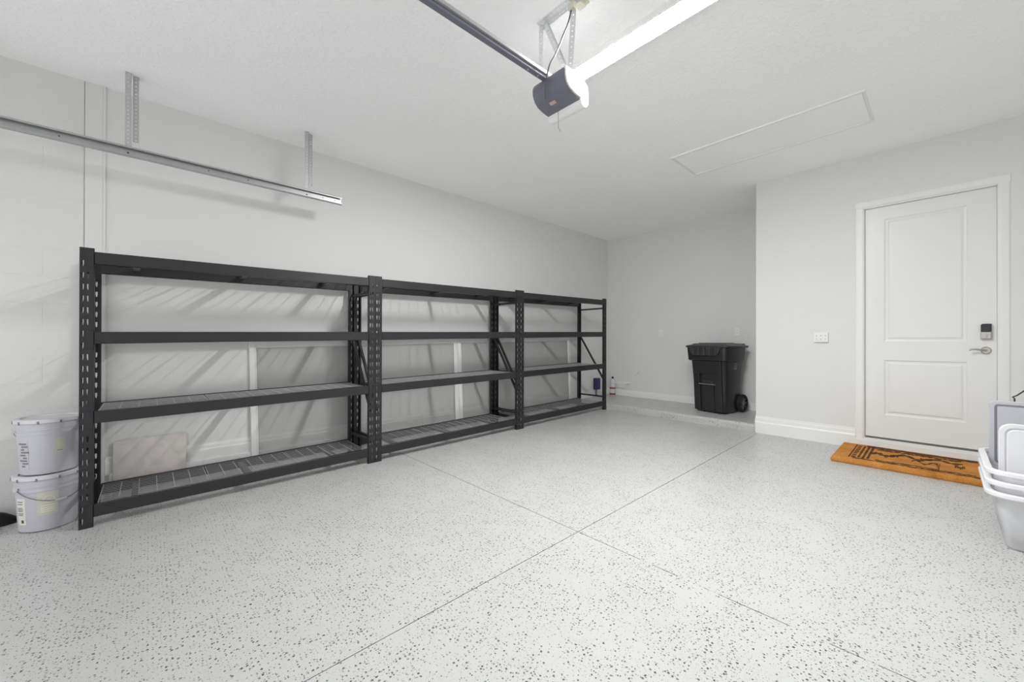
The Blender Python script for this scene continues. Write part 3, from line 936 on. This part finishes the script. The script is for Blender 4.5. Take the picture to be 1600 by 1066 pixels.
lid('milky white plastic tote lid standing upright at the near end', 3.605, -.560, -.217, .412, .756, 'whitelid', None, False, r=.05)
# cable hanging by the wall behind the lids
mb = MB().tube([(4.9, -.375, fz(4.9) + .005), (4.9, -.378, .4), (4.88, -.372, .79), (4.87, -.362, .80), (4.86, -.382, .815), (4.85, -.42, .86), (4.84, -.46, .9), (4.84, -.5, .86), (4.85, -.52, .5), (4.86, -.52, fz(4.86) + .005)], .005, 6)
tag(finish('cable', mb, 'boltd', smooth=True), 'dark bent cable rising behind the grey tote lid', 'cable')

# ================================================================== WALL FITTINGS
sw = thing('light_switch', 'white multi-gang switch plate left of the entry door', 'switch', (UD, .916, 1.272))
finish('plate', MB().box(UD - .022, UD, .853, .979, 1.219, 1.325), 'plate', sw, bevel=.003)
for k in range(3):
    yc = .876 + k * .040
    for zc in (1.291, 1.253):
        b = finish('rocker', MB().box(UD - .025, UD - .020, yc - .014, yc + .014, zc - .017, zc + .017), 'plate', sw, bevel=.002)
        finish('indicator', MB().box(UD - .0258, UD - .0248, yc - .004, yc + .004, zc - .004, zc + .004), 'ink', b)
def outlet(label, y, z):
    t = thing('wall_outlet', label, 'outlet', (UB, y, z), 'outlets on the back wall')
    finish('plate', MB().box(UB - .007, UB, y - .036, y + .036, z - .058, z + .058), 'plate', t, bevel=.003)
    for dz in (-.021, .021):
        f_ = finish('socket', MB().lathe([(0, -.0095), (.016, -.0095), (.017, -.006)], (UB, y, z + dz), 20, 'x'), 'plate', t)
        for dy in (-.006, .006):
            finish('slot', MB().box(UB - .0105, UB - .0092, y + dy - .0012, y + dy + .0012, z + dz - .004, z + dz + .005), 'ink', f_)
outlet('wall outlet on the back wall between rack and cart', 3.305, 1.370)
outlet('wall outlet on the back wall just above the cart', 2.090, 1.375)
# low white wire bracket on the back wall
zbk = .455
mb = MB().tube([(UB, 4.15, zbk), (UB - .16, 4.15, zbk), (UB - .16, 3.90, zbk), (UB, 3.90, zbk)], .008, 8)
br = finish('bracket_bow', mb, 'plate', None, smooth=True)
tag(br, 'low white bow-shaped bracket on the back wall near the corner', 'bracket'); br.name = 'wall_bracket'
finish('mount_plate', MB().box(UB - .006, UB, 3.88, 4.17, zbk - .02, zbk + .02), 'plate', br, bevel=.002)
mb = MB().tube([(UB, 3.79, .60), (UB - .03, 3.76, .63), (UB - .035, 3.70, .68)], .006, 8)  # added rod in place of a diagonal grey shadow stroke
tag(finish('shadow_rod', mb, 'plate', smooth=True), 'small white rod added for a diagonal shadow on the back wall above the low bracket', 'rod')
# canister and navy box in the far corner
kz = fz(XS) + .097 + SL * (6.42 - XS)
kx, ky = 6.42, 4.195
can = thing('canister', 'white canister with red bands standing in the far corner', 'canister', (kx, ky, kz + .001))
finish('body', MB().lathe([(0, 0), (.050, 0), (.053, .006), (.053, .27), (.046, .30), (.02, .315), (0, .315)], (kx, ky, kz + .001), 28), 'bucketlid', can, smooth=True)
finish('band', MB().lathe([(.0536, .012), (.0536, .045)], (kx, ky, kz + .001), 28), 'red', can)
finish('band', MB().lathe([(.0536, .125), (.0536, .155)], (kx, ky, kz + .001), 28), 'red', can)
finish('nozzle', MB().lathe([(0, .31), (.020, .31), (.020, .345), (.012, .352), (0, .352)], (kx, ky, kz + .001), 20), 'rubber', can, smooth=True)
nb = thing('wall_box', 'small navy box on the side wall near the far corner', 'box', (6.12, VL, .33))
finish('case', MB().box(6.07, 6.19, VL - .075, VL - .0005, .335, .545), 'navy', nb, bevel=.008)
finish('cover', MB().box(6.078, 6.182, VL - .081, VL - .073, .345, .535), 'navy', nb, bevel=.004)
finish('pipe', MB().tube([(6.11, VL - .04, .34), (6.11, VL - .04, .215)], .012, 10), 'cord', nb, smooth=True)

# ================================================================== GARAGE DOOR HARDWARE
def strap(mb_list, a, b, width, pitch=.028, hole=.011, th=.0018, wdir=(1, 0, 0)):
    """flat strap with a row of holes from a to b"""
    a = Vector(a); b = Vector(b); d = b - a; Ln = d.length; d.normalize(); w_ = Vector(wdir); w_ = (w_ - d * w_.dot(d)).normalized(); nrm = d.cross(w_)
    mb = MB(); n = max(1, int(Ln / pitch)); p_ = Ln / n
    def P(s_, t_, q): return a + d * s_ + w_ * t_ + nrm * q
    hw, hh = width / 2, hole / 2
    for k in range(n):
        s0, s1 = k * p_, (k + 1) * p_; c = (s0 + s1) / 2
        for q in (0.0, th):
            o_ = [P(s0, -hw, q), P(s1, -hw, q), P(s1, hw, q), P(s0, hw, q)]
            i_ = [P(c + hh * math.cos(t), hh * math.sin(t), q) for t in (math.radians(x) for x in (225, 270, 315, 0, 45, 90, 135, 180))]
            v = o_ + i_
            mb.add(v, [(0, 1, 6, 5, 4), (1, 2, 8, 7, 6), (2, 3, 10, 9, 8), (3, 0, 4, 11, 10)])
    mb_list.v  # noqa
    return mb_list.add(mb.v, mb.f)
def angle_iron(a, b, w1, w2, **k):
    mb = MB(); strap(mb, a, b, .032, wdir=w1, **k)
    off = Vector(w1) * .016
    wv = Vector(w2)
    strap(mb, Vector(a) + off + wv * .016, Vector(b) + off + wv * .016, .032, wdir=w2, **k)
    return mb

# horizontal door track on the left
TY, TZ = 4.000, 2.593
track = thing('door_track', 'galvanised garage door track hung along the left wall', 'track', (0.0, TY, TZ))
prof = [(-.016, .036), (-.010, .036), (-.010, .033), (-.013, .033), (-.013, .010), (.004, .004), (.012, -.008), (.012, -.024), (.004, -.034), (-.010, -.035), (-.014, -.030), (-.012, -.028), (-.009, -.032), (.003, -.031), (.009, -.023), (.009, -.009), (.002, .001), (-.016, .007)]
# open side towards the room: flat back and two lips
prof = [(.014, .036), (.014, -.036), (-.012, -.036), (-.018, -.030), (-.018, -.022), (-.0155, -.022), (-.0155, -.029), (-.011, -.0335), (.0115, -.0335), (.0115, .0335), (-.011, .0335), (-.0155, .029), (-.0155, .022), (-.018, .022), (-.018, .030), (-.012, .036)]
mb = MB().extrude(prof, lambda a, b, t: (t, TY + a, TZ + b), -1.75, 1.39)
# open side with its lips towards the room, flat web towards the wall
finish('rail', mb, 'galv', track, bevel=0)
for x_, dark in ((-.118, 1), (1.079, 1)):
    mb = MB().lathe([(0, -.004), (.006, -.004), (.007, 0)], (x_, TY + .0114, TZ - .006), 10, 'y')
    finish('bolt', mb, 'boltd', track)
for x_ in (1.22, 1.33, -.45, .35, .62):
    finish('rivet', MB().lathe([(0, -.0015), (.004, -.0015), (.005, 0)], (x_, TY + .0114, TZ), 8, 'y'), 'boltd', track)
for x_, zend in ((-.118, 2.69), (1.079, 2.70)):
    mb = angle_iron((x_, TY + .0165, HC), (x_, TY + .0165, TZ - .030), (1, 0, 0), (0, 1, 0))
    h1 = finish('hanger', mb, 'galvlt', track)
    mb = angle_iron((x_ + .040, TY + .052, HC), (x_ + .040, TY + .052, zend), (1, 0, 0), (0, 1, 0))
    finish('brace', mb, 'galvlt', track)

# opener
OX, OY0, OY1 = 1.715, 1.440, 1.682
op = thing('door_opener', 'dark grey and white garage door opener hanging from the ceiling', 'garage opener', (1.80, 1.56, 2.62))
body = [(OX + .014, 2.758), (OX + .014, 2.715), (OX + .030, 2.685), (OX + .06, 2.670), (OX + .14, 2.655), (OX + .175, 2.66), (OX + .18, 2.758)]
finish('chassis', MB().extrude(body, lambda a, b, t: (a, t, b), OY0 + .004, OY1 - .004), 'opwhite', op)
sh_out = [(OX + .004, 2.768), (OX - .003, 2.74), (OX - .002, 2.715), (OX + .006, 2.692), (OX + .020, 2.672), (OX + .042, 2.656), (OX + .075, 2.645), (OX + .112, 2.639), (OX + .146, 2.637)]
sh = sh_out + [(a + .004, b + .004) for a, b in sh_out[::-1]]
shell = finish('shell', MB().extrude(sh, lambda a, b, t: (a, t, b), OY0 - .002, OY1 + .002), 'opdark', op, smooth=True)
badge = MB(); badge.add([(OX + .050, 1.555, 2.6515), (OX + .050, 1.600, 2.6515), (OX + .072, 1.600, 2.6443), (OX + .072, 1.555, 2.6443)], [(0, 1, 2, 3)])
badge.v = [(x, y, z - .0012) for x, y, z in badge.v]
finish('badge', badge, 'pinklabel', shell)
badge = MB(); badge.add([(OX + .078, 1.540, 2.6443), (OX + .078, 1.595, 2.6443), (OX + .087, 1.595, 2.6428), (OX + .087, 1.540, 2.6428)], [(0, 1, 2, 3)])
badge.v = [(x, y, z - .0012) for x, y, z in badge.v]
finish('badge_line', badge, 'ink', shell)
# end caps and the light lens
for (a, b) in ((OY0 - .012, OY0 + .004), (OY1 - .004, OY1 + .012)):
    cap = [(OX + .001, 2.772), (OX + .004, 2.72), (OX + .014, 2.688), (OX + .045, 2.662), (OX + .09, 2.650), (OX + .15, 2.645), (OX + .182, 2.66), (OX + .178, 2.74), (OX + .165, 2.772)]
    finish('end_cap', MB().extrude(cap, lambda p_, q_, t: (p_, t, q_), a, b), 'opwhite', op, bevel=.004)
finish('side_label', MB().box(OX + .105, OX + .155, OY0 - .0128, OY0 - .0118, 2.685, 2.70), 'beige', op)
lens = [(OX + .138, 2.641), (OX + .148, 2.616), (OX + .168, 2.603), (OX + .195, 2.608), (OX + .214, 2.632), (OX + .218, 2.68), (OX + .208, 2.74), (OX + .18, 2.755), (OX + .15, 2.70)]
lo = finish('lamp_lens', MB().extrude(lens, lambda a, b, t: (a, t, b), OY0 - .010, OY1 + .010), 'oplens', op, bevel=.006, smooth=True)
for k in range(13):
    yy = OY0 + .01 + k * .0185
    finish('lens_rib', MB().extrude([(OX + .150, 2.614), (OX + .168, 2.6015), (OX + .194, 2.6065), (OX + .194, 2.611), (OX + .168, 2.606)], lambda a, b, t: (a, t, b), yy, yy + .006), 'oplens', lo)
# rail towards the garage door
rz = 2.792
mb = MB().box(-1.8, OX + .10, 1.574, 1.608, rz - .028, rz + .020); finish('rail', mb, 'opdark', op, bevel=.003)
ro = finish('rail_flange', MB().box(-1.8, OX + .02, 1.562, 1.574, rz - .012, rz + .006), 'galv', op)
finish('rail_flange', MB().box(-1.8, OX + .02, 1.608, 1.620, rz - .012, rz + .006), 'galv', op)
for x_ in (1.58, 1.66):
    finish('rail_bolt', MB().lathe([(0, -.004), (.006, -.004), (.007, 0)], (x_, 1.591, rz - .028), 10, 'z'), 'galv', op)
# hanger angle on the ceiling and its straps
finish('ceiling_angle', angle_iron((1.77, 1.690, HC - .004), (1.77, 1.10, HC - .004), (1, 0, 0), (0, 0, -1)), 'strapw', op)
finish('hanger_strap', strap(MB(), (1.775, 1.674, HC - .02), (1.775, 1.674, 2.745), .026, wdir=(.5, -.8, 0)), 'strapw', op)
finish('hanger_strap', angle_iron((1.775, 1.640, HC - .02), (1.785, 1.470, 2.76), (.6, -.8, 0), (.3, .2, -.1)), 'strapw', op)
finish('hanger_strap', strap(MB(), (1.780, 1.420, HC - .02), (1.780, 1.452, 2.745), .030, wdir=(.6, -.8, 0)), 'strapw', op)
finish('antenna', MB().tube([(OX + .135, 1.60, 2.64), (OX + .137, 1.60, 2.575), (OX + .137, 1.60, 2.535), (OX + .139, 1.595, 2.525), (OX + .145, 1.59, 2.515), (OX + .139, 1.592, 2.508)], .0012, 6), 'cord', op)
pts = [(1.77, 1.432, HC - .06), (1.765, 1.45, HC - .13), (1.75, 1.478, HC - .20), (1.73, 1.495, HC - .27), (1.70, 1.497, HC - .33), (1.675, 1.508, 2.80), (1.672, 1.525, 2.755), (1.680, 1.548, 2.71), (1.70, 1.572, 2.672), (1.725, 1.59, 2.652)]
def smooth_pts(pts, n=6):
    out = []; P_ = [Vector(p) for p in pts]
    for i in range(len(P_) - 1):
        p0 = P_[max(i - 1, 0)]; p1 = P_[i]; p2 = P_[i + 1]; p3 = P_[min(i + 2, len(P_) - 1)]
        for k in range(n):
            t = k / n
            out.append(.5 * ((2 * p1) + (p2 - p0) * t + (2 * p0 - 5 * p1 + 4 * p2 - p3) * t * t + (3 * p1 - p0 - 3 * p2 + p3) * t ** 3))
    out.append(P_[-1]); return out
finish('power_cord', MB().tube(smooth_pts(pts), .0045, 8), 'cord', op, smooth=True)
plug = finish('plug', MB().box(1.755, 1.785, 1.405, 1.448, HC - .070, HC - .0305), 'beige', op, bevel=.005)
# outlet on the ceiling that the opener is plugged into
ol = thing('ceiling_outlet', 'beige outlet on the ceiling that the opener plugs into', 'outlet', (1.81, 1.415, HC))
finish('plate', MB().box(1.750, 1.865, 1.375, 1.450, HC - .008, HC), 'beige', ol, bevel=.003)
finish('receptacle', MB().box(1.790, 1.850, 1.388, 1.437, HC - .030, HC - .007), 'beige', ol, bevel=.005)
